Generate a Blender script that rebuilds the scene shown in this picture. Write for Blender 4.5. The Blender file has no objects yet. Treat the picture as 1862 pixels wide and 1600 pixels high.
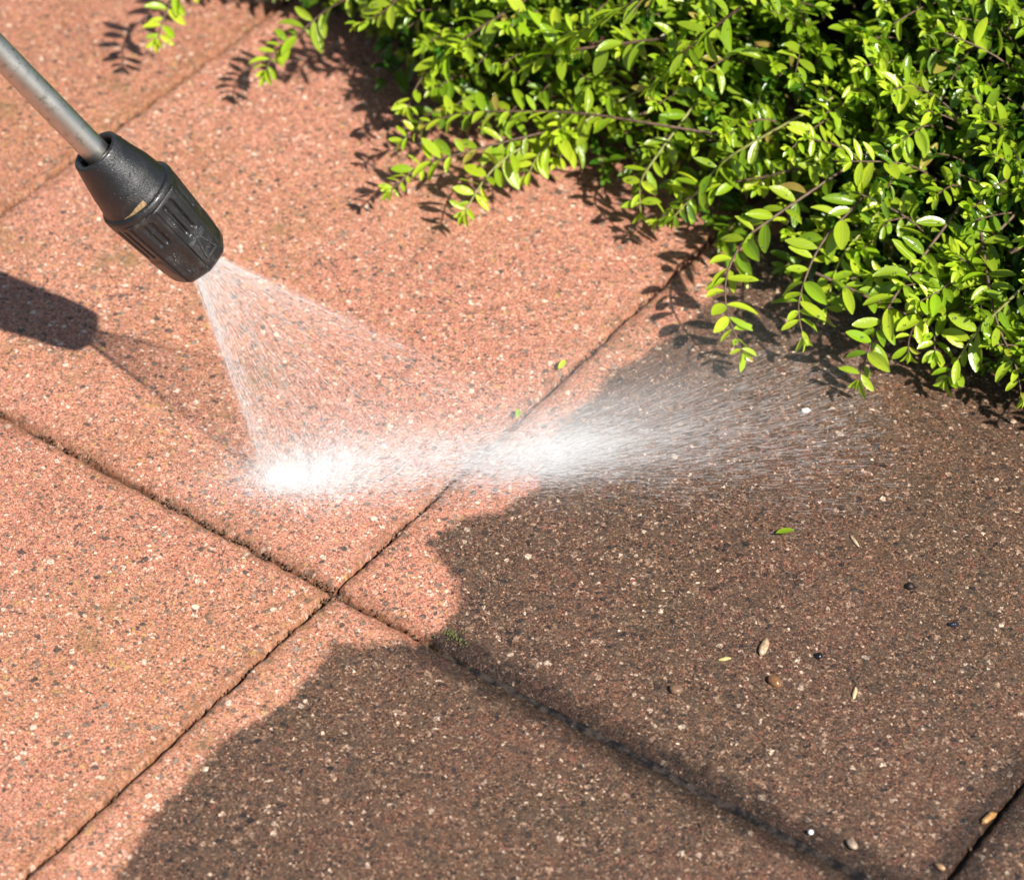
import bpy, math, random
import numpy as np
from mathutils import Vector, Matrix, noise as mnoise
random.seed(7); rng = np.random.default_rng(11)
SC = bpy.context.scene; COL = SC.collection; R = math.radians

# ------------------------------------------------------------------ camera, sky, sun, exposure
PW, PH, FPX = 1862.0, 1600.0, 5736.5
PITCH, YAW, ROLL = 0.745706, -0.624982, 0.004176
CP = Vector((0.845352, -0.993266, 1.320526))
FW = Vector((math.sin(YAW)*math.cos(PITCH), math.cos(YAW)*math.cos(PITCH), -math.sin(PITCH)))
_r = Vector((math.cos(YAW), -math.sin(YAW), 0)); _u = _r.cross(FW)
RX = _r*math.cos(ROLL) + _u*math.sin(ROLL); UX = -_r*math.sin(ROLL) + _u*math.cos(ROLL)
def at(px, py, z=0.0):
    """the point of the place at height z that stands at a pixel of the photograph"""
    d = FW + RX*((px-PW/2)/FPX) + UX*((PH/2-py)/FPX)
    return CP + d*((z-CP.z)/d.z)
cam = bpy.data.cameras.new('camera'); camo = bpy.data.objects.new('camera', cam); COL.objects.link(camo)
M = Matrix((RX, UX, -FW)).transposed().to_4x4(); M.translation = CP; camo.matrix_world = M
cam.sensor_width = 36; cam.lens = FPX/PW*36; cam.clip_start = .05; cam.clip_end = 200
cam.dof.use_dof = True; cam.dof.focus_distance = (at(800, 1020)-CP).dot(FW); cam.dof.aperture_fstop = 7.5
SC.camera = camo
TIP = at(366, 474, .138)                       # mouth of the nozzle
HIT = at(668, 862)                             # where the middle of the fan meets the slabs
SUNDIR = (TIP - at(158, 603)).normalized()     # towards the sun
elev = math.asin(SUNDIR.z); azim = math.atan2(SUNDIR.x, SUNDIR.y)
w = bpy.data.worlds.new('World'); SC.world = w; w.use_nodes = True
nt = w.node_tree; bg = nt.nodes['Background']; sk = nt.nodes.new('ShaderNodeTexSky'); sk.sky_type = 'NISHITA'
sk.sun_disc = False; sk.sun_elevation = elev; sk.sun_rotation = azim
nt.links.new(sk.outputs[0], bg.inputs[0]); bg.inputs[1].default_value = .06
sl = bpy.data.lights.new('sun', 'SUN'); sl.energy = 5; sl.angle = R(1.); sl.color = (1, .95, .87)
so = bpy.data.objects.new('sun', sl); COL.objects.link(so); so.rotation_euler = SUNDIR.to_track_quat('Z', 'Y').to_euler()
so.location = (1, -1, 3)
SC.view_settings.view_transform = 'Standard'; SC.view_settings.look = 'None'; SC.view_settings.gamma = 1
SC.view_settings.exposure = .69
SC.render.engine = 'CYCLES'
SC.cycles.max_bounces = 8; SC.cycles.transparent_max_bounces = 24; SC.cycles.volume_bounces = 5
SC.cycles.volume_step_rate = 1.0; SC.cycles.use_denoising = True

# ------------------------------------------------------------------ helpers
def mesh_obj(name, V, F, mat, parent=None, smooth=True):
    me = bpy.data.meshes.new(name)
    V = np.asarray(V, np.float32)
    if isinstance(F, np.ndarray):
        n, k = F.shape
        me.vertices.add(len(V)); me.vertices.foreach_set('co', V.ravel())
        me.loops.add(n*k); me.loops.foreach_set('vertex_index', F.astype(np.int32).ravel())
        me.polygons.add(n); me.polygons.foreach_set('loop_start', np.arange(0, n*k, k, dtype=np.int32))
        me.polygons.foreach_set('loop_total', np.full(n, k, np.int32))
        me.update(calc_edges=True)
    else:
        me.from_pydata([tuple(v) for v in V], [], F); me.update()
    me.validate()
    me.polygons.foreach_set('use_smooth', np.full(len(me.polygons), smooth))
    if mat: me.materials.append(mat)
    o = bpy.data.objects.new(name, me); COL.objects.link(o)
    if parent: o.parent = parent
    return o
def attr(o, name, vals):
    a = o.data.attributes.new(name, 'FLOAT', 'POINT'); a.data.foreach_set('value', np.asarray(vals, np.float32))
def empty(name, loc=(0, 0, 0)):
    o = bpy.data.objects.new(name, None); COL.objects.link(o); o.location = loc; o.empty_display_size = .02; return o
def tag(o, label=None, cat=None, group=None, kind=None):
    for k, v in (('label', label), ('category', cat), ('group', group), ('kind', kind)):
        if v: o[k] = v
    return o
class MB:
    def __init__(s): s.V = []; s.F = []
    def add(s, V, F):
        n = len(s.V); s.V += [tuple(v) for v in V]; s.F += [tuple(i+n for i in f) for f in F]
    def tube(s, pts, rad, seg=8, cap=True):
        pts = [Vector(p) for p in pts]; n = len(pts); rings = []
        t = (pts[1]-pts[0]).normalized(); a = t.orthogonal().normalized()
        for i, p in enumerate(pts):
            t = (pts[min(i+1, n-1)]-pts[max(i-1, 0)]).normalized()
            a = (a - t*a.dot(t)).normalized(); b = t.cross(a)
            r = rad[i] if hasattr(rad, '__len__') else rad
            rings.append([p + (a*math.cos(2*math.pi*k/seg) + b*math.sin(2*math.pi*k/seg))*r for k in range(seg)])
        V = [v for q in rings for v in q]
        F = [(i*seg+k, i*seg+(k+1) % seg, (i+1)*seg+(k+1) % seg, (i+1)*seg+k) for i in range(n-1) for k in range(seg)]
        if cap: F += [tuple(range(seg))[::-1], tuple((n-1)*seg+k for k in range(seg))]
        s.add(V, F)
    def blob(s, c, rx, ry, rz, rough=.15, seg=12, seed=0, rot=0):
        V = []; F = []; n = seg//2
        ca, sa = math.cos(rot), math.sin(rot)
        for i in range(n+1):
            th = math.pi*i/n
            for k in range(seg):
                ph = 2*math.pi*k/seg; d = Vector((math.sin(th)*math.cos(ph), math.sin(th)*math.sin(ph), math.cos(th)))
                q = 1 + rough*mnoise.noise(d*1.7 + Vector((seed*3.1, 0, 0))) + rough*.5*mnoise.noise(d*4 + Vector((0, seed*2.3, 0)))
                x, y, z = d.x*rx*q, d.y*ry*q, d.z*rz*q
                V.append((c[0]+x*ca-y*sa, c[1]+x*sa+y*ca, c[2]+z))
        F = [(i*seg+k, (i+1)*seg+k, (i+1)*seg+(k+1) % seg, i*seg+(k+1) % seg) for i in range(n) for k in range(seg)]
        s.add(V, F)
    def build(s, name, mat, parent=None, smooth=True): return mesh_obj(name, s.V, s.F, mat, parent, smooth)

# node shorthand
class NT:
    def __init__(s, name):
        s.m = bpy.data.materials.new(name); s.m.use_nodes = True; s.t = s.m.node_tree
        s.p = s.t.nodes['Principled BSDF']; s.out = s.t.nodes['Material Output']
    def n(s, typ, ins=None, **kw):
        d = s.t.nodes.new('ShaderNode'+typ)
        for k, v in kw.items(): setattr(d, k, v)
        for k, v in (ins or {}).items(): s.set(d.inputs[k], v)
        return d
    def set(s, sock, v):
        if hasattr(v, 'is_output'): s.t.links.new(v, sock)
        else:
            if sock.type == 'RGBA' and hasattr(v, '__len__') and len(v) == 3: v = (*v, 1)
            sock.default_value = v
    def math(s, op, a, b=0., c=None, clamp=False):
        d = s.n('Math', {0: a, 1: b}, operation=op, use_clamp=clamp)
        if c is not None: s.set(d.inputs[2], c)
        return d.outputs[0]
    def mix(s, f, a, b, mode='MIX'):
        d = s.t.nodes.new('ShaderNodeMix'); d.data_type = 'RGBA'; d.blend_type = mode
        s.set(d.inputs[0], f); s.set(d.inputs[6], a); s.set(d.inputs[7], b); return d.outputs[2]
    def step(s, x, a, b):
        d = s.n('MapRange', {0: x, 1: a, 2: b, 3: 0., 4: 1.}, interpolation_type='SMOOTHSTEP'); return d.outputs[0]
    def noise(s, vec, scale, detail=3., rough=.55):
        return s.n('TexNoise', {'Vector': vec, 'Scale': scale, 'Detail': detail, 'Roughness': rough})
    def ramp(s, x, stops, interp='LINEAR'):
        d = s.n('ValToRGB', {0: x}); r = d.color_ramp; r.interpolation = interp
        while len(r.elements) < len(stops): r.elements.new(.5)
        for e, (p, c) in zip(r.elements, stops): e.position = p; e.color = (*c, 1)
        return d.outputs[0]
    def attr(s, name): return s.n('Attribute', attribute_name=name).outputs['Fac']
    def P(s, **kw):
        for k, v in kw.items(): s.set(s.p.inputs[k.replace('_', ' ')], v)

# ------------------------------------------------------------------ materials
def slab_material():
    m = NT('exposed aggregate concrete')
    pos = m.n('NewGeometry').outputs['Position']
    wob = m.noise(pos, 420, 2).outputs['Color']
    wob = m.n('VectorMath', {0: wob, 1: (.5, .5, .5)}, operation='SUBTRACT').outputs[0]
    wob = m.n('VectorMath', {0: wob, 'Scale': .0022}, operation='SCALE').outputs[0]
    p = m.n('VectorMath', {0: pos, 1: wob}, operation='ADD').outputs[0]
    def stones(scale, keep, t0, t1, off):
        v = m.n('VectorMath', {0: p, 1: off}, operation='ADD').outputs[0]
        c = m.n('TexVoronoi', {'Vector': v, 'Scale': scale}, voronoi_dimensions='2D', feature='F1')
        e = m.n('TexVoronoi', {'Vector': v, 'Scale': scale}, voronoi_dimensions='2D', feature='DISTANCE_TO_EDGE')
        sep = m.n('SeparateColor', {0: c.outputs['Color']})
        thr = m.math('MULTIPLY_ADD', sep.outputs[1], t1-t0, t0)
        s_ = m.step(m.math('MINIMUM', m.math('SUBTRACT', e.outputs['Distance'], thr), m.math('MULTIPLY', m.math('SUBTRACT', m.math('SUBTRACT', .64, thr), c.outputs['Distance']), .7)), 0., .05)
        k = m.math('LESS_THAN', sep.outputs[2], keep)
        return m.math('MULTIPLY', s_, k), sep.outputs[0]
    s1, c1 = stones(235, .24, .03, .25, (0, 0, 0))
    s2, c2 = stones(400, .58, .02, .24, (.37, .11, 0))
    s3, c3 = stones(900, .80, .0, .20, (.71, .53, 0))
    fine = m.noise(pos, 1500, 2, .7).outputs['Fac']
    mid = m.noise(pos, 90, 4, .6).outputs['Fac']
    big = m.noise(pos, 7, 3, .55).outputs['Fac']
    mic = m.n('SeparateColor', {0: m.n('TexVoronoi', {'Vector': p, 'Scale': 1250.}, voronoi_dimensions='2D', feature='F1').outputs['Color']}).outputs[0]
    orand = m.n('ObjectInfo').outputs['Random']
    # washed colours
    palc = [(0, (.13, .095, .08)), (.15, (.24, .165, .125)), (.33, (.44, .22, .15)), (.44, (.62, .29, .20)), (.62, (.55, .33, .15)), (.70, (.68, .38, .27)), (.84, (.80, .62, .50)), (.93, (.30, .24, .19))]
    pald = [(0, (.026, .022, .022)), (.14, (.070, .046, .036)), (.34, (.035, .027, .024)), (.48, (.15, .070, .050)), (.60, (.20, .13, .085)), (.70, (.095, .062, .043)), (.84, (.30, .205, .145)), (.95, (.50, .40, .31))]
    def layer(base, pal, dark):
        b = base
        for s_, c_, k in ((s3, c3, .8), (s2, c2, .95), (s1, c1, 1.)):
            b = m.mix(m.math('MULTIPLY', s_, k), b, m.ramp(c_, pal, 'CONSTANT'))
        return b
    basec = m.mix(m.step(fine, .35, .65), (.42, .158, .104), (.67, .290, .205))
    basec = m.mix(m.math('MULTIPLY', m.step(m.noise(pos, 3.2, 3).outputs['Fac'], .44, .62), .55), basec, (.52, .24, .125))
    clean = layer(basec, palc, 0)
    clean = m.mix(1., clean, m.ramp(mic, [(0, (.52, .48, .46)), (.25, (.84, .84, .82)), (.62, (1., .97, .95)), (.9, (1.2, 1.22, 1.2))], 'CONSTANT'), 'MULTIPLY')
    clean = m.mix(1., clean, m.ramp(orand, [(0, (.90, .86, .80)), (1, (1.04, 1.02, 1.02))]), 'MULTIPLY')
    damp = m.math('MULTIPLY', m.step(m.noise(pos, 13, 5, .7).outputs['Fac'], .50, .68), .30)
    clean = m.mix(damp, clean, m.mix(1., clean, (.62, .54, .48), 'MULTIPLY'))
    olive = m.math('MULTIPLY', m.step(m.noise(pos, 28, 4, .7).outputs['Fac'], .52, .72), m.step(m.noise(pos, 3.1, 2).outputs['Fac'], .42, .6))
    clean = m.mix(m.math('MULTIPLY', olive, .62), clean, (.22, .135, .055))
    based = m.mix(m.step(fine, .38, .66), (.056, .035, .023), (.182, .100, .064))
    based = m.mix(m.step(big, .4, .62), based, m.mix(.4, based, (.095, .066, .034)))
    dirty = layer(based, pald, 1)
    dirty = m.mix(1., dirty, m.ramp(mic, [(0, (.45, .42, .42)), (.3, (.9, .86, .84)), (.6, (1.25, 1.15, 1.1)), (.88, (2.0, 1.75, 1.6))], 'CONSTANT'), 'MULTIPLY')
    dirty = m.mix(m.math('MULTIPLY', m.step(m.noise(pos, 9, 4, .65).outputs['Fac'], .40, .70), .22), dirty, m.mix(1., clean, (.55, .5, .5), 'MULTIPLY'))
    grime = m.math('MULTIPLY', m.step(mid, .40, .66), .38)
    dirty = m.mix(grime, dirty, (.092, .065, .044))
    # the washed outline
    sd = m.attr('washed')
    nz = m.math('MULTIPLY', m.math('SUBTRACT', m.noise(pos, 130, 4, .7).outputs['Fac'], .5), .016)
    wash = m.step(m.math('ADD', sd, nz), -.0045, .0035)
    col = m.mix(wash, dirty, clean)
    # dirt held along the worn edges of a slab
    ed = m.attr('edge')
    en = m.math('MULTIPLY', m.noise(pos, 70, 5, .75).outputs['Fac'], m.n('Mix', {0: wash, 2: .044, 3: .026}).outputs[0])
    grit = m.math('SUBTRACT', 1., m.step(m.math('SUBTRACT', ed, en), -.0165, -.001))
    col = m.mix(m.math('MULTIPLY', grit, m.n('Mix', {0: wash, 2: .68, 3: m.math('MULTIPLY_ADD', fine, .5, .35)}).outputs[0]), col, m.mix(wash, (.012, .0095, .0085), (.15, .070, .032)))
    h = m.math('ADD', m.math('MULTIPLY', s1, .5), m.math('ADD', m.math('MULTIPLY', s2, .35), m.math('MULTIPLY', s3, .2)))
    h = m.math('ADD', h, m.math('MULTIPLY', fine, .5))
    bmp = m.n('Bump', {'Strength': .55, 'Distance': .0009, 'Height': h})
    wet = m.step(m.noise(pos, 16, 3).outputs['Fac'], .35, .65)
    rough_d = m.math('SUBTRACT', m.math('MULTIPLY_ADD', wet, .14, .30), m.math('MULTIPLY', grit, .14))
    rough = m.n('Mix', {0: wash, 2: rough_d, 3: m.math('MULTIPLY_ADD', wet, .24, .26)}).outputs[0]
    m.P(Base_Color=col, Roughness=rough, Normal=bmp.outputs[0], IOR=1.36)
    return m.m
def simple(name, col, rough=.6, var=.3, scale=200, bump=.3, dist=.0005, **kw):
    m = NT(name); pos = m.n('TexCoord').outputs['Object']
    n = m.noise(pos, scale, 4, .6).outputs['Fac']
    c = m.mix(m.step(n, .3, .7), tuple(x*(1-var) for x in col), tuple(min(1, x*(1+var)) for x in col))
    b = m.n('Bump', {'Strength': bump, 'Distance': dist, 'Height': n})
    m.P(Base_Color=c, Roughness=rough, Normal=b.outputs[0], **kw); return m.m
def plastic_material():
    m = NT('worn black plastic'); pos = m.n('TexCoord').outputs['Object']
    n1 = m.noise(pos, 900, 3, .7).outputs['Fac']; n2 = m.noise(pos, 70, 4, .65).outputs['Fac']
    v = m.n('TexVoronoi', {'Vector': pos, 'Scale': 420.}, feature='F1').outputs['Distance']
    speck = m.math('MULTIPLY', m.step(v, .26, .12), m.step(n2, .40, .55))
    dust = m.math('MULTIPLY', m.step(n2, .5, .8), m.step(n1, .42, .6))
    c = m.mix(m.math('MULTIPLY', dust, .75), (.011, .011, .012), (.11, .10, .09))
    c = m.mix(m.math('MULTIPLY', speck, .5), c, (.005, .005, .005))
    pt = m.n('NewGeometry').outputs['Pointiness']
    c = m.mix(m.math('MULTIPLY', m.math('MULTIPLY', m.step(pt, .53, .60), m.step(n1, .4, .6)), .4), c, (.13, .125, .12))
    b = m.n('Bump', {'Strength': .6, 'Distance': .0006, 'Height': m.math('ADD', n1, m.math('ADD', n2, m.math('MULTIPLY', speck, -.8)))})
    m.P(Base_Color=c, Roughness=m.math('MULTIPLY_ADD', n2, .5, .12), Normal=b.outputs[0]); m.p.inputs['Coat Weight'].default_value = .35; m.p.inputs['Coat Roughness'].default_value = .18; return m.m
def steel_material():
    m = NT('brushed wet steel'); pos = m.n('TexCoord').outputs['Object']
    n1 = m.noise(pos, 240, 5, .7).outputs['Fac']; n2 = m.noise(pos, 40, 4, .6).outputs['Fac']
    st = m.math('MULTIPLY', m.step(n1, .5, .64), m.step(n2, .4, .6))
    c = m.mix(m.math('MULTIPLY', st, .7), (.56, .54, .50), (.15, .15, .115))
    b = m.n('Bump', {'Strength': .12, 'Distance': .0004, 'Height': n1})
    m.P(Base_Color=c, Metallic=1., Roughness=m.math('MULTIPLY_ADD', n2, .25, .27), Normal=b.outputs[0]); return m.m
def leaf_material():
    m = NT('glossy shrub leaf'); age = m.attr('fresh'); rnd = m.attr('tint'); acr = m.attr('across')
    pos = m.n('TexCoord').outputs['Object']
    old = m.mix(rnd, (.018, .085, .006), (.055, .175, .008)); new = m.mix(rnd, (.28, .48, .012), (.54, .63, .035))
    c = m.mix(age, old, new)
    c = m.mix(m.attr('dry'), c, (.42, .27, .07))
    rib = m.step(m.math('ABSOLUTE', acr), .09, .02)
    c = m.mix(m.math('MULTIPLY', rib, .35), c, (.42, .52, .12))
    n = m.noise(pos, 350, 3).outputs['Fac']; c = m.mix(m.math('MULTIPLY', m.step(n, .5, .75), .3), c, m.mix(.5, c, (.30, .34, .03)))
    b = m.n('Bump', {'Strength': .5, 'Distance': .0007, 'Height': m.math('ADD', n, m.math('MULTIPLY', rib, -.6))})
    m.P(Base_Color=c, Roughness=.28, IOR=1.5, Normal=b.outputs[0]); m.p.inputs['Specular IOR Level'].default_value = .6
    tr = m.n('BsdfTranslucent', {'Color': m.mix(age, (.02, .09, .004), (.42, .62, .03))})
    mx = m.n('MixShader', {0: .33}); m.t.links.new(m.p.outputs[0], mx.inputs[1]); m.t.links.new(tr.outputs[0], mx.inputs[2])
    m.t.links.new(mx.outputs[0], m.out.inputs[0]); return m.m
def clear_water(name, rough=.0, tint=(1, 1, 1)):
    m = NT(name); m.P(Base_Color=tint, Roughness=rough, IOR=1.33); m.p.inputs['Transmission Weight'].default_value = 1; return m.m
def spray_material(name, op):
    m = NT(name); m.P(Base_Color=(.97, .97, .98), Roughness=.2, IOR=1.33)
    tl = m.n('BsdfTranslucent', {'Color': (.95, .96, .97)}); tp = m.n('BsdfTransparent')
    a = m.n('MixShader', {0: .25}); m.t.links.new(m.p.outputs[0], a.inputs[1]); m.t.links.new(tl.outputs[0], a.inputs[2])
    b = m.n('MixShader', {0: op}); m.t.links.new(tp.outputs[0], b.inputs[1]); m.t.links.new(a.outputs[0], b.inputs[2])
    m.t.links.new(b.outputs[0], m.out.inputs[0]); return m.m
SLAB = slab_material(); PLASTIC = plastic_material(); STEEL = steel_material(); LEAF = leaf_material()
WATER = clear_water('clear water'); SPRAY = spray_material('aerated spray water', .42); FINE = spray_material('fine spray water', .36)
SOIL = simple('dark damp soil', (.030, .022, .016), .85, .6, 60, .8, .01)
JOINT = simple('grimy jointing sand', (.040, .026, .017), .8, .5, 500, .8, .002)
BARK = simple('reddish twig bark', (.11, .066, .040), .6, .45, 300); GREENBARK = simple('green young stem', (.22, .22, .06), .5, .3, 300)

# ------------------------------------------------------------------ ground and slabs
SX, SY, GAP = .4, .6, .0024
def sheet(name, x0, x1, y0, y1, z, mat): return mesh_obj(name, [(x0, y0, z), (x1, y0, z), (x1, y1, z), (x0, y1, z)], [(0, 1, 2, 3)], mat)
tag(sheet('ground', -40, 40, -40, 40, -.06, SOIL), kind='structure')
tag(sheet('jointing_sand', -1.6, 1.6, -1.2, .604, -.0075, JOINT), kind='structure')
# a bed of soil behind the last row of slabs
def bed():
    n = 60; xs = np.linspace(-1.9, 2.1, n); ys = np.linspace(.606, 2.6, n)
    V = [(x, y, -.03+.02*mnoise.noise(Vector((x*9, y*9, 0)))+.008*mnoise.noise(Vector((x*40, y*40, 3)))) for y in ys for x in xs]
    F = [(j*n+i, j*n+i+1, (j+1)*n+i+1, (j+1)*n+i) for j in range(n-1) for i in range(n-1)]
    tag(mesh_obj('planting_bed_soil', V, F, SOIL), kind='structure')
bed()
# outline of the dirty area still to be washed, read off the photo on the slab plane
DIRT = [(1560, 300), (1440, 400), (1330, 500), (1262, 572), (1175, 640), (1100, 682), (1078, 722), (1012, 772), (988, 830), (972, 888), (905, 930), (842, 940),
        (772, 985), (792, 1012), (826, 1060), (831, 1100), (802, 1140), (768, 1166), (690, 1172), (602, 1167), (578, 1212), (508, 1285),
        (402, 1345), (338, 1420), (268, 1490), (232, 1560), (196, 1606), (60, 1900), (2600, 2200), (2600, 900), (2200, 300)]
DP = np.array([at(*p)[:2] for p in DIRT])
def sdf(P):
    d = np.full(len(P), 9.); ins = np.zeros(len(P), bool)
    for i in range(len(DP)):
        a, b = DP[i], DP[(i+1) % len(DP)]; e = b-a; w_ = P-a
        t = np.clip((w_@e)/(e@e), 0, 1); d = np.minimum(d, np.hypot(*(w_-t[:, None]*e).T))
        c = (a[1] > P[:, 1]) != (b[1] > P[:, 1])
        ins ^= c & (P[:, 0] < e[0]*(P[:, 1]-a[1])/(e[1] if e[1] else 1e-9)+a[0])
    return np.where(ins, -d, d)
def slab(ix, iy, label):
    x0, x1 = ix*SX+GAP/2, (ix+1)*SX-GAP/2; y0, y1 = iy*SY+GAP/2, (iy+1)*SY-GAP/2
    def axis(L):
        e = np.array([0, .0006, .0014, .0025, .004, .006, .0085, .011, .014, .018])
        return np.concatenate([e, np.linspace(.022, L-.022, int(L/.0045)), (L-e)[::-1]])
    ax, ay = axis(x1-x0), axis(y1-y0); X, Y = np.meshgrid(ax, ay)
    cx, cy = (x0+x1)/2, (y0+y1)/2; W = np.stack([X.ravel()+x0, Y.ravel()+y0], 1)
    jag = np.array([.0014*mnoise.noise(Vector((a*60, b*60, 1.))) + .0018*mnoise.noise(Vector((a*260, b*260, 5.))) + .0012*mnoise.noise(Vector((a*600, b*600, 9.))) for a, b in W]).reshape(X.shape)
    ed = np.minimum(np.minimum(X, x1-x0-X), np.minimum(Y, y1-y0-Y))
    # worn, rounded arris then a long shallow fall to the joint
    fx = np.minimum(X, x1-x0-X); fy = np.minimum(Y, y1-y0-Y)
    def fall(d, r, k): t = np.clip(1-d/r, 0, 1); return k*(1-np.sqrt(np.clip(1-t*t, 0, 1)))
    wet = 1+1.2*(np.clip(-sdf(W)/.05, 0, 1).reshape(X.shape))
    Z = -(fall(fx+jag, .0030, .0040)+fall(fy+jag, .0050, .0050)) - .0006*np.exp(-fx/.010) - wet*.0016*np.exp(-fy/.012)
    Z += jag*.22
    n = len(ax); m_ = len(ay); V = np.stack([W[:, 0]-cx, W[:, 1]-cy, Z.ravel()], 1)
    I = np.arange(n*m_).reshape(m_, n); F = np.stack([I[:-1, :-1], I[:-1, 1:], I[1:, 1:], I[1:, :-1]], -1).reshape(-1, 4)
    rim = np.concatenate([I[0, :-1], I[:-1, -1], I[-1, :0:-1], I[:0:-1, 0]]); k = len(rim)
    B = V[rim].copy(); B[:, 2] = -.045; nb = len(V)
    S = np.stack([rim, nb+np.arange(k), nb+(np.arange(k)+1) % k, np.roll(rim, -1)], 1)
    V2 = np.concatenate([V, B, [[0, 0, -.045]]])
    o = mesh_obj('paving_slab', V2, np.concatenate([F, S]), SLAB)
    o.location = (cx, cy, 0); attr(o, 'washed', np.concatenate([sdf(W), sdf(W[rim]), [0]])); attr(o, 'edge', np.concatenate([ed.ravel(), np.zeros(k+1)]))
    tag(o, label, 'paving slab', 'concrete paving slabs of the terrace')
SL = {(-1, 0): 'washed pink paving slab under the black nozzle and its jet',
      (0, 0): 'largest dark dirty slab, running under the shrub, with a washed pink strip along its left edge',
      (-1, -1): 'fully washed pink slab at the lower left, no dirt on it',
      (0, -1): 'half washed slab at the bottom, pink corner with dark dirt and a wet edge',
      (-2, 0): 'washed pink slab in the upper left corner behind the steel tube',
      (1, -1): 'dark slab showing only a small piece in the bottom right corner',
      (1, 0): 'dark slab beyond the open joint at the right edge, mostly hidden by the shrub',
      (-2, -1): 'washed pink slab at the left edge below the shadow of the nozzle'}
for (i, j), l in SL.items(): slab(i, j, l)
# dirty water lying in the hollow of the long joint
def runoff():
    V = []; F = []; n = 90
    a, b = at(800, 1182).x, .40
    for i in range(n+1):
        t = i/n; x = a+(b-a)*t; wd = (.003+.003*min(1, t*5))*(1+.5*mnoise.noise(Vector((x*30, 0, 0)))+.4*mnoise.noise(Vector((x*110, 4, 0)))); z = -.0052+.0012*min(1, t*3)
        for k in range(7): V.append((x, -wd*1.1+wd*2*k/6, z-.0012*((k-3)/3)**2))
    F = [(i*7+k, (i+1)*7+k, (i+1)*7+k+1, i*7+k+1) for i in range(n) for k in range(6)]
    m = NT('murky runoff water'); pos = m.n('TexCoord').outputs['Object']
    bn = m.n('Bump', {'Strength': .12, 'Distance': .002, 'Height': m.noise(pos, 60, 2).outputs['Fac']})
    m.P(Base_Color=m.mix(m.step(m.noise(pos, 130, 4, .7).outputs['Fac'], .4, .65), (.02, .018, .018), (.11, .085, .07)), Roughness=.08, IOR=1.33, Normal=bn.outputs[0]); m.p.inputs['Transmission Weight'].default_value = .5
    tag(mesh_obj('water', V, F, m.m), kind='structure')
runoff()

# ------------------------------------------------------------------ pressure washer lance
AX = min(((at(172, 274, .138+k*.0005)-TIP) for k in range(20, 240)), key=lambda v: abs(v.normalized().dot((CP-TIP).normalized())-.48))   # up the lance
LH = AX.length; AX.normalize()
lance = tag(empty('spray_lance', TIP), 'steel pressure washer lance with worn black nozzle, held above the slabs', 'spray lance')
toc = (CP-TIP); VV = (toc-AX*toc.dot(AX)).normalized(); UU = VV.cross(AX)     # VV faces the photographer
def frame(o): o.rotation_euler = Matrix((UU, VV, AX)).transposed().to_euler(); return o
def lathe(prof, seg=96, fn=None, ks=1.):
    V = []; n = len(prof)
    for (s_, r) in prof:
        for k in range(seg):
            th = 2*math.pi*k/seg; rr = fn(th, s_, r) if fn else r
            V.append((rr*math.cos(th)*.001, rr*math.sin(th)*.001, s_*.001*K*ks))
    return V, [(i*seg+k, i*seg+(k+1) % seg, (i+1)*seg+(k+1) % seg, (i+1)*seg+k) for i in range(n-1) for k in range(seg)]
def interp(prof, step):
    out = []
    for (s0, r0), (s1, r1) in zip(prof, prof[1:]):
        k = max(1, int(max(abs(s1-s0), abs(r1-r0))/step))
        out += [(s0+(s1-s0)*i/k, r0+(r1-r0)*i/k) for i in range(k)]
    return out+[prof[-1]]
frame(lance)
L0 = 104.; K = LH*1000/L0                        # drawn 104 mm long, then stretched to its true length
V, F = lathe(interp([(70, 7.9), (L0-2, 7.9), (L0+4, 7.9), (900, 7.9)], 14), 48); mesh_obj('steel_tube', V, F, STEEL, lance)
def dent(th, s_, r): return r*(1+.004*math.sin(3*th+s_*.3))
V, F = lathe(interp([(65.5, 22.4), (67.5, 22.2), (68.5, 21.8), (79, 20.3), (91, 17.6), (L0-1.6, 15.2), (L0-.4, 14.8), (L0, 13.9), (L0-.2, 12.2), (L0-1.4, 11.2), (L0-6, 10.8), (L0-22, 10.6)], 1.2), 96, dent)
mesh_obj('collar', V, F, PLASTIC, lance)
BRASS = simple('dull brass bushing', (.30, .22, .12), .45, .4, 300, Metallic=.7)
V, F = lathe([(L0-24, 10.5), (L0-7, 10.3), (L0-6.2, 9.8), (L0-5.8, 8.6), (L0-6, 7.95)], 64); mesh_obj('bushing', V, F, BRASS, lance)
V, F = lathe(interp([(60.5, 20), (60.7, 24.0), (61.6, 24.7), (64.0, 24.6), (65.3, 23.8), (65.9, 22.4), (65.8, 20)], .6), 96, dent); mesh_obj('ring', V, F, PLASTIC, lance)
NF = 8
def grip(th, s_, r):
    if r < 9: return r
    q = (th/(2*math.pi)*NF) % 1 - .5                      # -0.5..0.5 across a facet
    f = r*(.30 + .70*min(1.06, math.cos(math.pi/NF)/math.cos(q*2*math.pi/NF)*1.055))
    fi = int(th/(2*math.pi)*NF) % NF
    edge = min(1, max(0, (s_-6)/6))*min(1, max(0, (53-s_)/1.5))
    def slot(c, wd, a, b, dep):
        d = max(0, 1-(abs(q-c)/wd)**4)*max(0, min(1, (s_-a)/2))*max(0, min(1, (b-s_)/2)); return dep*d
    f -= slot(.5, .05, 3, 53, 1.3)+slot(-.5, .05, 3, 53, 1.3)
    if fi % 2 == 0: f -= slot(-.17, .09, 26, 51, 2.6)+slot(.17, .09, 26, 51, 2.6); f += .7*max(0, min(1, (24-s_)/3))*(1-(2*abs(q))**6)*edge
    else: f -= slot(.0, .24, 31, 50, 1.5); f += slot(0, .06, 31, 50, 1.5); f -= slot(0, .34, 7, 27, .9)
    return f
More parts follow.
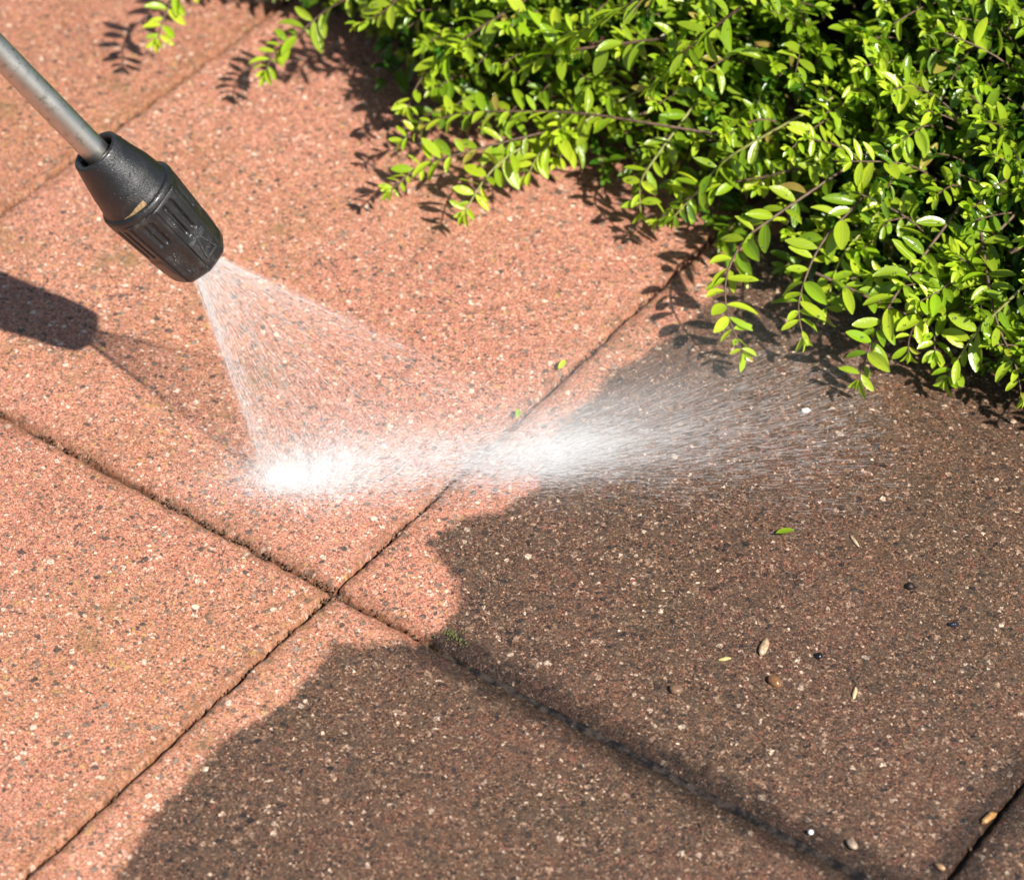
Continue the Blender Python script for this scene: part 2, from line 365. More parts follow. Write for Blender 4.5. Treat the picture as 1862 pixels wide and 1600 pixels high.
V, F = lathe(interp([(-1.5, 4.0), (-1.2, 9.), (-.6, 14.), (.6, 17.2), (2.5, 18.8), (6, 19.6), (20, 21.0), (40, 22.8), (52, 23.8), (53.6, 23.6), (54, 20)], .7), 320, grip, 1.12)
mesh_obj('grip_sleeve', V, F, PLASTIC, lance)
V, F = lathe([(-1.5, 4.2), (-2.6, 4.0), (-2.9, 3.2), (-1.4, 1.6), (4, 1.4)], 40); mesh_obj('nozzle_mouth', V, F, BRASS, lance)
# raised triangle mark on a facet
def emblem(th0, s0):
    mb = MB()
    th = th0; c, s_ = math.cos(th), math.sin(th)
    def P(a, b, h): r = (20.9+.04*b+h)*.001; return Vector((r*c-a*.001*s_, r*s_+a*.001*c, (s0+b)*.001*K*1.12))
    def bar(p, q, wd=.45, h=.35):
        d = Vector((q[0]-p[0], q[1]-p[1])); d.normalize(); nx, ny = -d.y*wd, d.x*wd
        cs = [(p[0]+nx, p[1]+ny), (p[0]-nx, p[1]-ny), (q[0]-nx, q[1]-ny), (q[0]+nx, q[1]+ny)]
        mb.add([P(*k, -1.2) for k in cs]+[P(*k, h) for k in cs], [(3, 2, 1, 0), (4, 5, 6, 7), (0, 1, 5, 4), (1, 2, 6, 5), (2, 3, 7, 6), (3, 0, 4, 7)])
    A, B, C = (0, 9), (-4.6, -8), (4.6, -8)
    bar(A, B); bar((A[0]+.3, A[1]-.3), C); bar(B, C)
    bar((-2.2, -5.4), (-.3, -3.2), .5, .1); bar((-.3, -3.2), (1.2, -5.2), .5, .1); bar((1.2, -5.2), (2.2, -3.4), .4, .1)
    return mb.build('triangle_mark', PLASTIC, lance, False)
emblem(R(112.5), 17)
# torn strip of sand coloured lining at the collar's foot
mb = MB(); cs = []
for i in range(9):
    t = i/8; th = R(90-46*t); r0 = 22.3; hgt = 3.4*(1-t)**.6+.2
    cs += [(math.cos(th)*r0*.001, math.sin(th)*r0*.001, .0655*K), (math.cos(th)*(r0+.45-.2*t)*.001, math.sin(th)*(r0+.45-.2*t)*.001, .0655*K+hgt*.001*.5), (math.cos(th)*(r0-.6)*.001, math.sin(th)*(r0-.6)*.001, .0657*K+hgt*.001)]
mb.add(cs, [(i*3+k, i*3+3+k, i*3+4+k, i*3+1+k) for i in range(8) for k in range(2)])
mb.build('torn_lining', simple('sandy lining', (.26, .17, .08), .8, .4, 500), lance)

# ------------------------------------------------------------------ shrub
def leaf_template():
    rows = np.linspace(0, 1, 8); cols = np.array([-1, -.55, 0, .55, 1]); V = []; ac = []
    for t in rows:
        wd = .190*math.sin(math.pi*(.04+.93*t)**1.04)**.68 if 0 < t < 1 else (.022 if t == 0 else .03)
        for c in cols:
            V.append((t, c*wd, abs(c)*wd*.34 - .15*t*t + .09*t + .015*c*c)); ac.append(c*wd/.2)
    F = [(i*5+k, i*5+k+1, (i+1)*5+k+1, (i+1)*5+k) for i in range(7) for k in range(4)]
    return np.array(V), np.array(F), np.array(ac)
LT, LF, LA = leaf_template()
class Leaves:
    def __init__(s): s.p = []; s.x = []; s.n = []; s.l = []; s.w = []; s.a = []; s.curl = []
    def add(s, p, x, n, l, w_, a): s.p.append(p); s.x.append(x); s.n.append(n); s.l.append(l); s.w.append(w_); s.a.append(a)
    def build(s, name, parent):
        N = len(s.p); P = np.array(s.p); X = np.array(s.x); Z = np.array(s.n)
        X /= np.linalg.norm(X, axis=1)[:, None]; Z -= (Z*X).sum(1)[:, None]*X; Z /= np.linalg.norm(Z, axis=1)[:, None]+1e-9; Y = np.cross(Z, X)
        l = np.array(s.l)[:, None, None]; wd = np.array(s.w)[:, None, None]; cu = rng.uniform(.3, 1.7, N)[:, None, None]; tw = rng.normal(0, .12, N)[:, None, None]
        t = LT[None]
        V = P[:, None] + X[:, None]*t[..., :1]*l + Y[:, None]*(t[..., 1:2]+tw*t[..., :1]**2*.3)*l*wd + Z[:, None]*t[..., 2:]*l*cu
        k = len(LT); F = (LF[None]+(np.arange(N)*k)[:, None, None]).reshape(-1, 4)
        o = mesh_obj(name, V.reshape(-1, 3), F, LEAF, parent)
        attr(o, 'fresh', np.repeat(np.clip(s.a, 0, 1), k)); attr(o, 'tint', np.repeat(rng.random(N), k)); attr(o, 'dry', np.repeat((rng.random(N) < .014)*rng.uniform(.4, 1, N), k)); attr(o, 'across', np.tile(LA, N)); return o
UP = Vector((0, 0, 1))
DROPS = []
def grow(pts, lv, st, rad=.0011, ll=.0185, step=.0085, fresh=(.25, 1.), start=0., flat=.6, drops=.25):
    """a leafy stem along pts: pairs of leaves at its nodes, a small tuft at its tip"""
    pts = [Vector(p) for p in pts]
    fine = []
    for i in range(len(pts)-1):                       # Catmull-Rom
        p0, p1, p2, p3 = pts[max(i-1, 0)], pts[i], pts[i+1], pts[min(i+2, len(pts)-1)]
        for k in range(6):
            t = k/6; fine.append(.5*((2*p1)+(p2-p0)*t+(2*p0-5*p1+4*p2-p3)*t*t+(3*p1-p0-3*p2+p3)*t**3))
    fine.append(pts[-1]); n = len(fine)
    st.tube(fine, [rad*(1-.6*i/n) for i in range(n)], 5, False)
    L = [0.]
    for a, b in zip(fine, fine[1:]): L.append(L[-1]+(b-a).length)
    fresh = (fresh[0], fresh[1]+random.gauss(0, .27)); tot = L[-1]; d = max(.004, start*tot); j = random.randint(0, 1)
    while d < tot:
        i = max(k for k in range(n) if L[k] <= d); i = min(i, n-2); q = (d-L[i])/max(1e-6, L[i+1]-L[i])
        p = fine[i].lerp(fine[i+1], q); t = (fine[i+1]-fine[i]).normalized(); u = d/tot
        sd = t.cross(UP); sd = sd.normalized() if sd.length > .2 else t.orthogonal().normalized()
        up = sd.cross(t).normalized()
        if j % 2: a0 = random.gauss(0, .35)
        else: a0 = math.pi/2*(1-flat)+random.gauss(0, .35)
        for sg in (1, -1):
            if random.random() < .09: continue
            side = (sd*math.cos(a0)+up*math.sin(a0))*sg
            x = (t*random.uniform(.2, 1.0)+side+UP*random.uniform(-.4, .5)+Vector((random.gauss(0, .22), random.gauss(0, .22), random.gauss(0, .2)))).normalized()
            nn = (UP*1.1+up*.6+t*.15+Vector((random.gauss(0, .5), random.gauss(0, .5), random.gauss(0, .2))))
            sz = ll*random.uniform(.66, 1.18)*(1-.45*max(0, (u-.8)/.2))
            fr = fresh[0]+(fresh[1]-fresh[0])*u**1.5+random.gauss(0, .10)
            lv.add(p+side*rad*.5, x, nn, sz, random.uniform(.85, 1.15), fr)
            if random.random() < drops:
                tt = random.uniform(.25, .85); DROPS.append(p+x*sz*tt+nn.normalized()*.0012+side*random.uniform(-.001, .001))
        d += step*random.uniform(.8, 1.25)*(1-.35*max(0, (u-.7)/.3)); j += 1
    t = (fine[-1]-fine[-2]).normalized(); a = t.orthogonal().normalized(); b = t.cross(a)
    for k in range(4):
        an = k*math.pi/2+.4; side = a*math.cos(an)+b*math.sin(an)
        lv.add(fine[-1], (t*1.2+side*.8+UP*.15).normalized(), -side+UP*.8, ll*random.uniform(.38, .62), 1., fresh[1]+random.gauss(.05, .08))
FOOT = [(230, -330), (390, -110), (520, -30), (640, 50), (705, 120), (750, 195), (900, 235), (1010, 275), (1100, 285), (1190, 330), (1300, 385), (1400, 425), (1500, 500), (1590, 570), (1700, 620), (1800, 655), (1900, 720), (2300, 900), (2900, 600)]
FP = [at(x, y, .045) for x, y in FOOT]
back = [Vector((2.0, 2.1, 0)), Vector((-.9, 2.1, 0))]
FPN = np.array([(p.x, p.y) for p in FP+back])
def inside_depth(P):
    d = np.full(len(P), 9.); ins = np.zeros(len(P), bool)
    for i in range(len(FPN)):
        a, b = FPN[i], FPN[(i+1) % len(FPN)]; e = b-a; w_ = P-a
        t = np.clip((w_@e)/(e@e), 0, 1); d = np.minimum(d, np.hypot(*(w_-t[:, None]*e).T))
        c = (a[1] > P[:, 1]) != (b[1] > P[:, 1]); ins ^= c & (P[:, 0] < e[0]*(P[:, 1]-a[1])/(e[1] if e[1] else 1e-9)+a[0])
    return np.where(ins, d, -d)
def top(P):
    d = np.clip(inside_depth(P), 0, 9); q = np.c_[P, np.zeros(len(P))]-np.array(CP)
    px = PW/2+FPX*(q@np.array(RX))/(q@np.array(FW)); tau = np.interp(px, (950, 1500), (.14, .20)); return .050+np.interp(px, (1000, 1500), (.40, .24))*(1-np.exp(-d/tau))
shrub = tag(empty('shrub', (.75, 1.0, -.02)), 'low spreading evergreen shrub with small glossy bright green leaves overhanging the slabs', 'shrub')
def local(o): o.location = -shrub.location; return o
fol = Leaves(); wood = MB(); inner = Leaves()
pts = rng.uniform((-.75, -.1), (1.35, 1.55), (20000, 2)); dep = inside_depth(pts); pts = pts[dep > .004]
near = []                                             # even out the spacing
for p in pts:
    vis = 1.
    if all((p[0]-q[0])**2+(p[1]-q[1])**2 > .0139**2 for q in near): near.append(p)
P = np.array(near); dd = inside_depth(P); zt = top(P); e = .01
gx = (top(P+[e, 0])-top(P-[e, 0]))/(2*e); gy = (top(P+[0, e])-top(P-[0, e]))/(2*e)
for (x, y), z, ax_, ay_, d in zip(P, zt, gx, gy, dd):
    q = Vector((x, y, 0))-CP; px = PW/2+FPX*q.dot(RX)/q.dot(FW)
    if px < -300: continue
    for lay in range(5 if px < 1050 else 3):
        dz = 0 if lay == 0 else random.uniform(.015, .11 if px < 1050 else .08)
        if lay and z-dz < .012: continue
        tip = Vector((x+random.gauss(0, .008), y+random.gauss(0, .008), z-dz+random.gauss(0, .010)))
        out = Vector((-ax_, -ay_, 0)); steep = out.length
        nrm = Vector((-ax_, -ay_, 1)).normalized()
        dr = (nrm*.7+(out.normalized() if steep > .05 else Vector())*.75*min(1, steep)+Vector((random.gauss(0, .45), random.gauss(0, .45), random.gauss(.05, .25)))).normalized()
        L = random.uniform(.05, .10); sag = Vector((0, 0, -1))*L*.22
        b0 = tip-dr*L+sag*1.2; b0.z = max(b0.z, .004)
        mid = b0.lerp(tip, .5)+UP*L*.16
        if tip.z < .02: tip.z = .02
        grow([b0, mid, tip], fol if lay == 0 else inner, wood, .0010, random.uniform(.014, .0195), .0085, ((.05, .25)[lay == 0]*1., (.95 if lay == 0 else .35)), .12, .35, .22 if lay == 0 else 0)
# long bare limbs inside the plant
for k in range(46):
    p = P[random.randrange(len(P))]; z = float(top(p[None])[0])
    base = Vector((.55+random.gauss(0, .3), .95+random.gauss(0, .12), -.03)); tip = Vector((p[0], p[1], z*.8))
    m1 = base.lerp(tip, .4)+Vector((0, 0, .05)); wood.tube([base, m1, base.lerp(tip, .75)+Vector((0, 0, .03)), tip], [.0045, .0035, .0025, .0015], 7)
local(fol.build('foliage', shrub))['kind'] = 'stuff'
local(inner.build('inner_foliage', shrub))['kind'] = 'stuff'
local(wood.build('branches', BARK, shrub))['kind'] = 'stuff'
SPRIGS = [  # (points: px, py, height), leaf length, bark, first leaf at
    ([(400, -70, .07), (335, -25, .068), (303, 20, .06), (288, 70, .048)], .020, 0, .25),
    ([(720, -60, .10), (640, -8, .085), (590, 22, .070), (545, 60, .058), (500, 95, .048), (484, 130, .042)], .019, 0, .15),
    ([(760, -40, .12), (700, 20, .10), (650, 45, .085)], .018, 0, .2),
    ([(860, 60, .10), (800, 110, .075), (762, 150, .060), (742, 195, .048)], .0185, 0, .3),
    ([(1190, 226, .085), (1060, 207, .080), (950, 203, .072), (850, 206, .064), (785, 222, .054), (732, 255, .044)], .0165, 0, .42),
    ([(1060, 225, .060), (960, 248, .056), (880, 268, .052), (800, 290, .046), (765, 300, .042), (712, 345, .034)], .0165, 0, .45),
    ([(1040, 235, .06), (985, 275, .05), (960, 320, .036)], .018, 1, .3),
    ([(960, 262, .050), (905, 300, .044), (872, 340, .036), (846, 385, .026)], .019, 1, .3),
    ([(1480, 300, .075), (1390, 322, .064), (1300, 338, .054), (1240, 368, .042), (1196, 402, .032)], .0175, 0, .55),
    ([(1360, 265, .085), (1310, 300, .070), (1270, 345, .056), (1225, 395, .040)], .0185, 1, .5),
    ([(1190, 290, .055), (1165, 335, .042), (1165, 385, .026)], .0175, 1, .3),
    ([(1400, 400, .070), (1352, 440, .060), (1322, 500, .050), (1322, 565, .038), (1350, 640, .024)], .0205, 0, .15),
    ([(1530, 400, .075), (1490, 450, .064), (1465, 505, .054), (1452, 560, .044), (1460, 612, .030)], .0215, 0, .15),
    ([(1560, 430, .060), (1525, 480, .048), (1508, 535, .036), (1502, 570, .024)], .018, 1, .1),
    ([(1640, 520, .065), (1605, 580, .050), (1580, 635, .038), (1562, 690, .022)], .021, 0, .2),
    ([(1720, 520, .065), (1680, 570, .052), (1655, 610, .040), (1652, 640, .030)], .019, 0, .1),
    ([(1800, 580, .060), (1765, 620, .044), (1738, 660, .030), (1722, 690, .020)], .018, 1, .1),
    ([(1800, 530, .070), (1818, 600, .056), (1845, 660, .044), (1858, 720, .028)], .018, 0, .1),
    ([(1140, 10, .17), (1085, 45, .14), (1030, 60, .12), (940, 40, .105), (915, 20, .10)], .019, 0, .3),
    ([(1050, 90, .11), (1000, 100, .10), (955, 120, .085), (930, 130, .08)], .0195, 0, .2),
    ([(1250, 90, .14), (1215, 130, .115), (1180, 160, .10)], .020, 0, .2),
    ([(1620, 560, .05), (1690, 590, .04), (1700, 640, .03)], .018, 0, .2)]
for pts_, ll, gb, s0 in SPRIGS:
    mb = MB(); lv = Leaves(); q_ = [at(*p) for p in pts_]; q_.insert(0, q_[0]+(q_[0]-q_[1]).normalized()*.06+Vector((0, .015, -.012)))
    l_ = sum((b-a).length for a, b in zip(q_, q_[1:])); s0 = s0*(l_-.02)/l_ if s0 > .4 else .12
    grow(q_, lv, mb, .00115, ll*1.0, .0080, (.50, 1.0), s0, .5, .45)
    s_ = local(mb.build('sprig', GREENBARK if gb else BARK, shrub)); lv.build('sprig_leaves', s_)
# beads of water standing on the leaves
def beads(points, rad, name, mat, flat=.6):
    ico = [(0, 0, 1)]+[(math.sin(R(60))*math.cos(k*R(60)), math.sin(R(60))*math.sin(k*R(60)), .5) for k in range(6)]+[(math.cos(k*R(60)+R(30)), math.sin(k*R(60)+R(30)), -.2) for k in range(6)]+[(0, 0, -.8)]
    T = np.array(ico); Fi = [(0, 1+k, 1+(k+1) % 6) for k in range(6)]+[(1+k, 7+k, 1+(k+1) % 6) for k in range(6)]+[(1+(k+1) % 6, 7+k, 7+(k+1) % 6) for k in range(6)]+[(13, 7+(k+1) % 6, 7+k) for k in range(6)]
    Pn = np.array([tuple(p) for p in points]); r = np.array(rad)[:, None, None]
    V = (Pn[:, None]+T[None]*r*np.array([1, 1, flat])).reshape(-1, 3); F_ = (np.array(Fi)[None]+(np.arange(len(Pn))*14)[:, None, None]).reshape(-1, 3)
    return mesh_obj(name, V, F_, mat)
tag(beads(DROPS, [random.choice((.0005, .0006, .0008, .0011)) for _ in DROPS], 'water_drops', WATER), 'clear beads of water on the shrub leaves', 'water drops', kind='stuff')

NB = []
for k in range(150):
    th = R(90)+random.gauss(0, .75); z = random.uniform(2, 100); r = float(np.interp(z, (0, 54, 61, 103), (18.6, 24.2, 22.2, 15)))+.1
    NB.append(TIP+(UU*math.cos(th)+VV*math.sin(th))*r*.001+AX*z*.001*K)
tag(beads(NB, [random.choice((.0003, .0004, .0004, .0007)) for _ in NB], 'water_drops', WATER, 1.), 'tiny clear drops of water clinging to the black nozzle', 'water drops', kind='stuff')
# ------------------------------------------------------------------ water: jet, splash and mist
PL, PR = at(486, 876), at(1120, 806)
def needles(name, A, D, Ln, Wd, mat):
    """thin spindles of water: start points A, unit directions D, lengths, widths"""
    A = np.array(A); D = np.array(D); Ln = np.array(Ln)[:, None]; Wd = np.array(Wd)[:, None]; N = len(A)
    t = np.where(np.abs(D[:, 2:3]) < .9, np.array([[0, 0, 1.]]), np.array([[1., 0, 0]])); U = np.cross(D, t); U /= np.linalg.norm(U, axis=1)[:, None]; W_ = np.cross(D, U)
    mid = A+D*Ln*.45
    V = np.stack([A, mid+U*Wd, mid+(-.5*U+.87*W_)*Wd, mid+(-.5*U-.87*W_)*Wd, A+D*Ln], 1).reshape(-1, 3)
    F_ = np.array([(0, 2, 1), (0, 3, 2), (0, 1, 3), (4, 1, 2), (4, 2, 3), (4, 3, 1)]); F_ = (F_[None]+(np.arange(N)*5)[:, None, None]).reshape(-1, 3)
    return mesh_obj(name, V, F_, mat, None, True)
def unit(v): return v/np.linalg.norm(v)
def jet():
    A = []; D = []; Ln = []; Wd = []; T = np.array(TIP+AX*.017); a, b = np.array(PL), np.array(PR)
    vl, vr = unit(a-T), unit(b-T); nrm = unit(np.cross(vl, vr)); ld, rd = np.linalg.norm(a-T), np.linalg.norm(b-T)
    for k in range(10000):
        u = random.random()
        if u < .12: f = abs(random.gauss(0, .06))
        elif u < .22: f = 1-abs(random.gauss(0, .08))
        else: f = random.random()
        f = min(1.02, max(-.01, f)); d = unit(vl*(1-f)+vr*f); d = unit(d+nrm*random.gauss(0, .011)+rng.normal(0, .003, 3))
        reach = (T[2]-.001)/max(1e-3, -d[2]); lim = min(reach, .42)
        s = .016+(lim-.016)*random.random()**1.35
        if f > .4 and random.random() < (s/.20)*f*.75: continue
        l = random.uniform(.003, .011); 
        A.append(T+d*s); D.append(d); Ln.append(min(l, max(.002, reach-s))); Wd.append(random.uniform(.00004, .00010)*(1+1.2*random.random()**8))
    return tag(needles('water_jet', A, D, Ln, Wd, FINE), 'white fan of water spraying out of the black nozzle onto the slabs', 'water jet')
jet()
CORE = np.array(at(530, 880)); XD = unit(np.array(PR-PL)); 
def splash():
    A = []; D = []; Ln = []; Wd = []
    away = unit(np.array(at(1420, 770)-at(620, 870)))
    side = np.array([-away[1], away[0], 0])
    for k in range(21000):
        u = random.random()
        if u < .19:                                   # boiling core
            p = CORE+XD*random.gauss(.006, .019)+side*random.gauss(0, .009); v = unit(np.array([random.gauss(0, 1), random.gauss(0, 1), abs(random.gauss(.4, .5))])+away*.5)
            s = abs(random.gauss(0, .015)); l = random.uniform(.001, .007); wd = random.uniform(.00008, .0003)
        elif u < .42:                                 # along the line of the strike
            t = random.random()**1.1; p = CORE+XD*t*.155+side*random.gauss(.001, .013); v = unit(away+side*random.gauss(0, .35)+np.array([0, 0, abs(random.gauss(.05, .25))]))
            s = abs(random.gauss(0, .02)); l = random.uniform(.002, .010); wd = random.uniform(.00007, .0002)
        elif u < .90:                                 # sheet thrown off to the right
            t = random.random(); p = CORE+XD*(.10+t*.06)+side*random.gauss(-.004, .011)
            v = unit(away+side*random.gauss(.04, .21)+np.array([0, 0, abs(random.gauss(.05, .09))])); s = random.random()**2.2*.22
            l = random.uniform(.004, .017); wd = random.uniform(.00004, .00008)
        else:                                         # stray drops all round
            p = CORE+XD*random.uniform(0, .12); an = random.uniform(0, 6.3); v = unit(np.array([math.cos(an), math.sin(an), random.uniform(.05, .9)])+away*.6)
            s = random.random()**1.5*.45; l = random.uniform(.001, .004); wd = random.uniform(.00008, .0002)
        q = p+v*s; q[2] = max(.0004, q[2]-2.*s*s)
        A.append(q); D.append(v); Ln.append(l); Wd.append(wd)
    return tag(needles('splash', A, D, Ln, Wd, SPRAY), 'white burst of water bouncing off the slabs and streaking to the right', 'splash')
splash()
def vol_material(name, build):
    m = NT(name); m.t.nodes.remove(m.p); v = m.n('VolumePrincipled', {'Color': (.97, .98, 1.), 'Anisotropy': -.5})
    xyz = m.n('TexCoord').outputs['Object']; m.set(v.inputs['Density'], build(m, xyz)); m.t.links.new(v.outputs[0], m.out.inputs['Volume']); return m.m
def fan_mist():
    T = TIP+AX*.017; vl, vr = (PL-T).normalized(), (PR-T).normalized(); ax_ = (vl+vr).normalized(); n_ = vl.cross(vr).normalized(); b_ = n_.cross(ax_)
    if b_.dot(vr) < 0: b_ = -b_; n_ = -n_
    th = math.tan(math.acos(max(-1, min(1, vl.dot(ax_)))))
    L = .25; V = []
    for x in (0., L):
        hy = .0025+x*th*1.12; hz = .0022+x*.05
        V += [(x, -hy, -hz), (x, hy, -hz), (x, hy, hz), (x, -hy, hz)]
    F = [(3, 2, 1, 0), (4, 5, 6, 7), (0, 1, 5, 4), (1, 2, 6, 5), (2, 3, 7, 6), (3, 0, 4, 7)]
    def dens(m, xyz):
        s = m.n('SeparateXYZ', {0: xyz}); X, Y, Z = s.outputs
        xx = m.math('ADD', X, .004); g = m.math('DIVIDE', Y, m.math('MULTIPLY', xx, th))
        ag = m.math('ABSOLUTE', g)
        edge = m.math('MULTIPLY', m.step(ag, .45, .97), m.step(ag, 1.10, .97))
        body = m.step(ag, 1.05, .9)
        right = m.math('MULTIPLY', m.step(g, -.2, .5), m.step(X, .06, .19)); keep = m.math('SUBTRACT', 1., m.math('MULTIPLY', right, .75))
        prof = m.math('MULTIPLY', m.math('ADD', m.math('MULTIPLY', body, .34), m.math('MULTIPLY', edge, .42)), keep)
        zz = m.math('DIVIDE', Z, m.math('MULTIPLY_ADD', X, .016, .0012)); ga = m.math('POWER', 2.718, m.math('MULTIPLY', m.math('MULTIPLY', zz, zz), -1.))
        cv = m.n('CombineXYZ', {0: m.math('MULTIPLY', X, 4.), 1: m.math('MULTIPLY', g, 14.), 2: m.math('MULTIPLY', zz, .4)})
        st = m.math('MULTIPLY_ADD', m.noise(cv.outputs[0], 1., 3, .65).outputs['Fac'], 1.8, -.3, clamp=False)
        fall = m.math('DIVIDE', 1., m.math('POWER', m.math('ADD', X, .004), 1.35))
        return m.math('MAXIMUM', m.math('MULTIPLY', m.math('MULTIPLY', m.math('MULTIPLY', prof, ga), m.math('MULTIPLY', st, fall)), 1.35), 0.)
    o = mesh_obj('jet_mist', V, F, vol_material('fine mist in the fan', dens), None, False)
    Mx = Matrix((ax_, b_, n_)).transposed().to_4x4(); Mx.translation = T; o.matrix_world = Mx
    tag(o, 'fine white mist inside the fan of water', 'mist', kind='stuff')
fan_mist()
def ground_mist():
    away = (at(1420, 770)-at(560, 878)); away.z = 0; away.normalize(); sd = Vector((-away.y, away.x, 0))
    x0, x1, y0, y1, z1 = -.08, .52, -.11, .17, .09
    V = [(x, y, z) for z in (.0006, z1) for (x, y) in ((x0, y0), (x1, y0), (x1, y1), (x0, y1))]
    F = [(3, 2, 1, 0), (4, 5, 6, 7), (0, 1, 5, 4), (1, 2, 6, 5), (2, 3, 7, 6), (3, 0, 4, 7)]
    def dens(m, xyz):
        s = m.n('SeparateXYZ', {0: xyz}); X, Y, Z = s.outputs
        def gauss(cx, cy, rx, ry, rz, k):
            a = m.math('DIVIDE', m.math('SUBTRACT', X, cx), rx); b = m.math('DIVIDE', m.math('SUBTRACT', Y, cy), ry); c = m.math('DIVIDE', Z, rz)
            q = m.math('ADD', m.math('MULTIPLY', a, a), m.math('ADD', m.math('MULTIPLY', b, b), m.math('MULTIPLY', c, c)))
            return m.math('MULTIPLY', m.math('POWER', 2.718, m.math('MULTIPLY', q, -1.)), k)
        n1 = m.math('MULTIPLY_ADD', m.noise(xyz, 90, 4, .65).outputs['Fac'], 2.6, -.75)
        core = m.math('MULTIPLY', m.math('ADD', gauss(-.002, 0, .010, .007, .009, 150.), gauss(.012, .002, .034, .016, .016, 32.)), m.math('MAXIMUM', n1, .15))
        lobe = m.math('ADD', gauss(.085, .002, .055, .020, .015, 13.), gauss(.06, .004, .085, .040, .03, 5.))
        # streaks fanning out to the right
        gg = m.math('DIVIDE', Y, m.math('SUBTRACT', m.math('MAXIMUM', X, .10), .055))
        cv = m.n('CombineXYZ', {0: m.math('MULTIPLY', X, 3.), 1: m.math('MULTIPLY', gg, 30.), 2: m.math('MULTIPLY', Z, 60.)})
        st = m.math('MAXIMUM', m.math('MULTIPLY_ADD', m.noise(cv.outputs[0], 1., 3, .6).outputs['Fac'], 5.2, -2.0), 0.)
        far = m.math('MULTIPLY', m.math('ADD', gauss(.158, -.002, .030, .024, .014, 6.), m.math('ADD', gauss(.178, .000, .042, .030, .018, 13.), m.math('ADD', gauss(.215, .012, .055, .042, .03, 4.), gauss(.27, .03, .10, .06, .04, .8)))), st)
        return m.math('ADD', core, m.math('ADD', m.math('MULTIPLY', lobe, m.math('MAXIMUM', n1, .2)), far))
    o = mesh_obj('splash_mist', V, F, vol_material('splash mist', dens), None, False)
    Mx = Matrix((away, sd, UP)).transposed().to_4x4(); c = at(520, 880); Mx.translation = (c.x, c.y, 0); o.matrix_world = Mx
    tag(o, 'white mist hanging over the place where the jet hits', 'mist', kind='stuff')
ground_mist()

# ------------------------------------------------------------------ small things lying about
def debris(name, cat, label, px, py, rx, ry, rz, rot, col, rough=.15, seed=1, gloss=.35):
    p = at(px, py); mb = MB(); mb.blob((0, 0, 0), rx, ry, rz, rough, 14, seed, rot)
    o = mb.build(name, simple(name+' surface', col, gloss, .35, 700, .5, .0004)); o.location = (p.x, p.y, rz*.5)
    return tag(o, label, cat)
SA = YAW+math.pi/2                                 # screen x in the ground plane ~ world angle of RX
RA = math.atan2(RX.y, RX.x)
debris('twig', 'twig', 'short fat tan twig on the dark slab, above the brown pebble', 1389, 1178, .0072, .0026, .0022, RA+R(70), (.42, .29, .18), .2, 3)
debris('pebble', 'pebble', 'glossy brown oval pebble on the dark slab below the fat tan twig', 1408, 1242, .0050, .0033, .003, RA+R(-50), (.20, .10, .045), .12, 5, .15)
debris('pebble', 'pebble', 'round brown pebble left of the oval one on the dark slab', 1229, 1256, .0040, .0035, .0027, RA, (.17, .10, .06), .15, 8)
debris('twig', 'twig', 'pale yellow bud scale lying left of the fat tan twig', 1317, 1199, .0040, .0013, .0010, RA+R(12), (.46, .37, .14), .2, 4)
debris('twig', 'twig', 'thin ridged tan twig alone on the lower right dark slab', 1554, 1261, .0048, .0013, .0012, RA+R(75), (.52, .38, .22), .3, 6)
debris('twig', 'twig', 'thin straw twig right of the fallen green leaf', 1554, 985, .0052, .0011, .0010, RA+R(-65), (.46, .34, .22), .2, 9)
debris('pebble', 'pebble', 'small black stone chip on the dark slab, right of the twigs', 1489, 1194, .0026, .0024, .0018, RA, (.010, .010, .012), .3, 2, .2)
debris('pebble', 'pebble', 'small dark blue black stone chip near the right edge', 1734, 1137, .0032, .0018, .0016, RA+R(10), (.014, .018, .028), .3, 7, .2)
debris('pebble', 'pebble', 'dark brown crumb on the upper right of the dark slab', 1655, 1068, .0030, .0024, .002, RA, (.018, .008, .008), .4, 12, .5)
debris('pebble', 'pebble', 'bright white stone chip on the dark slab near the shrub', 1465, 748, .0034, .0017, .0016, RA+R(5), (.62, .58, .52), .4, 13)
debris('bark_chip', 'bark chip', 'orange brown bark chip caught on the open joint at the lower right', 1797, 1489, .0052, .0022, .002, RA+R(42), (.36, .19, .07), .35, 14, .15)
debris('bark_chip', 'bark chip', 'small tan bark chip at the bottom end of the open joint', 1710, 1577, .0032, .0016, .0015, RA+R(-40), (.34, .2, .11), .35, 15, .2)
debris('pebble', 'pebble', 'large cream pebble at the bottom right near the runoff water', 1549, 1536, .0040, .0026, .0018, RA+R(-55), (.30, .22, .16), .25, 16)
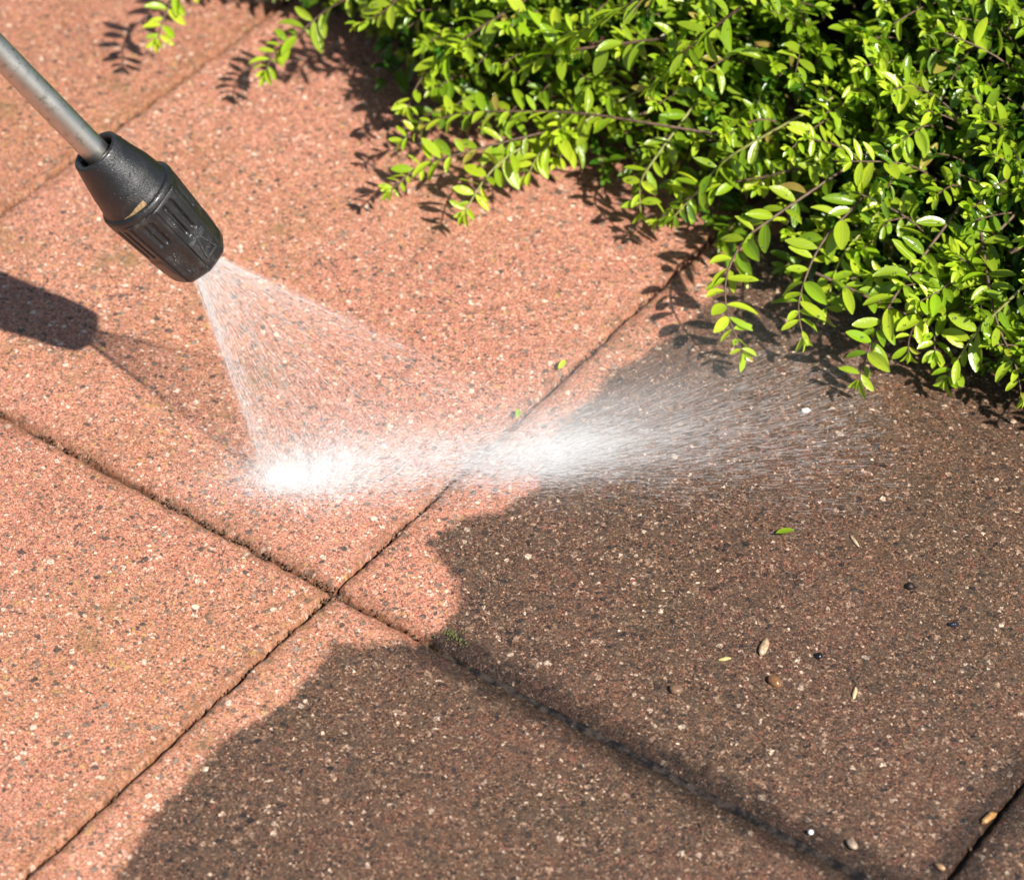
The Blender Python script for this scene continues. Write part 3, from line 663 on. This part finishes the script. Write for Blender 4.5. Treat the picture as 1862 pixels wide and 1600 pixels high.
debris('water_bead', 'water drop', 'bright round drop of water beside the wet joint', 1474, 1514, .0016, .0016, .0014, 0, (.85, .85, .85), .05, 17, .05)
def loose_leaf(name, label, px, py, L, ang, col_fresh, tilt=-.12, z=.001, cat='leaf'):
    lv = Leaves(); p = at(px, py, z); d = Vector((math.cos(RA+ang), math.sin(RA+ang), tilt*.3))
    lv.add(Vector((0, 0, 0))-d*L*.5, d, UP+Vector((tilt, 0, 0)), L, 1.15, col_fresh); o = lv.build(name, None); o.location = (p.x, p.y, z+.0025); return tag(o, label, cat)
loose_leaf('fallen_leaf', 'fresh green leaf lying flat on the dark slab', 1427, 971, .0115, R(20), .55)
loose_leaf('fallen_leaf', 'small pale leaf standing in the joint right of the splash', 941, 757, .008, R(80), 1., .5)
loose_leaf('fallen_leaf', 'pale leaf scrap at the joint nearer the shrub', 1022, 668, .0085, R(55), .9, .5)
# moss in the joint
mb = MB(); c = at(822, 1158)
for k in range(40):
    q = Vector((c.x+random.gauss(0, .004), c.y+random.gauss(.0015, .0025), -.0005)); r = random.uniform(.0004, .0011); mb.blob(q, r, r, r, .3, 6, k)
tag(mb.build('moss', simple('moss', (.075, .085, .018), .8, .5, 900)), 'yellow green tuft of moss at the edge of the washed corner', 'moss', kind='stuff')

# washed out dirt and grit packed along the joints
mb = MB()
for k in range(900):
    t = random.random()
    if k < 520: x = random.uniform(-.52, .05) if k < 330 else random.uniform(-.3, .07); y = random.gauss(.0008, .0022)
    elif k < 820: x = random.gauss(0, .0016); y = random.uniform(-.34, .56)
    else: x = SX*(1 if k < 860 else -1)+random.gauss(0, .0016); y = random.uniform(-.05, .6)
    if mnoise.noise(Vector((x*22, y*22, 2.))) < -.12: continue
    r = random.uniform(.0004, .0011); d = abs(y) if k < 520 else .001
    mb.blob((x, y, -.0032+r*.3), r*1.3, r, r*.8, .4, 6, k, random.random()*3)
tag(mb.build('joint_dirt', simple('brown joint dirt', (.12, .062, .030), .75, .6, 800)), 'brown dirt and grit packed along the joints of the slabs', 'dirt', kind='stuff')
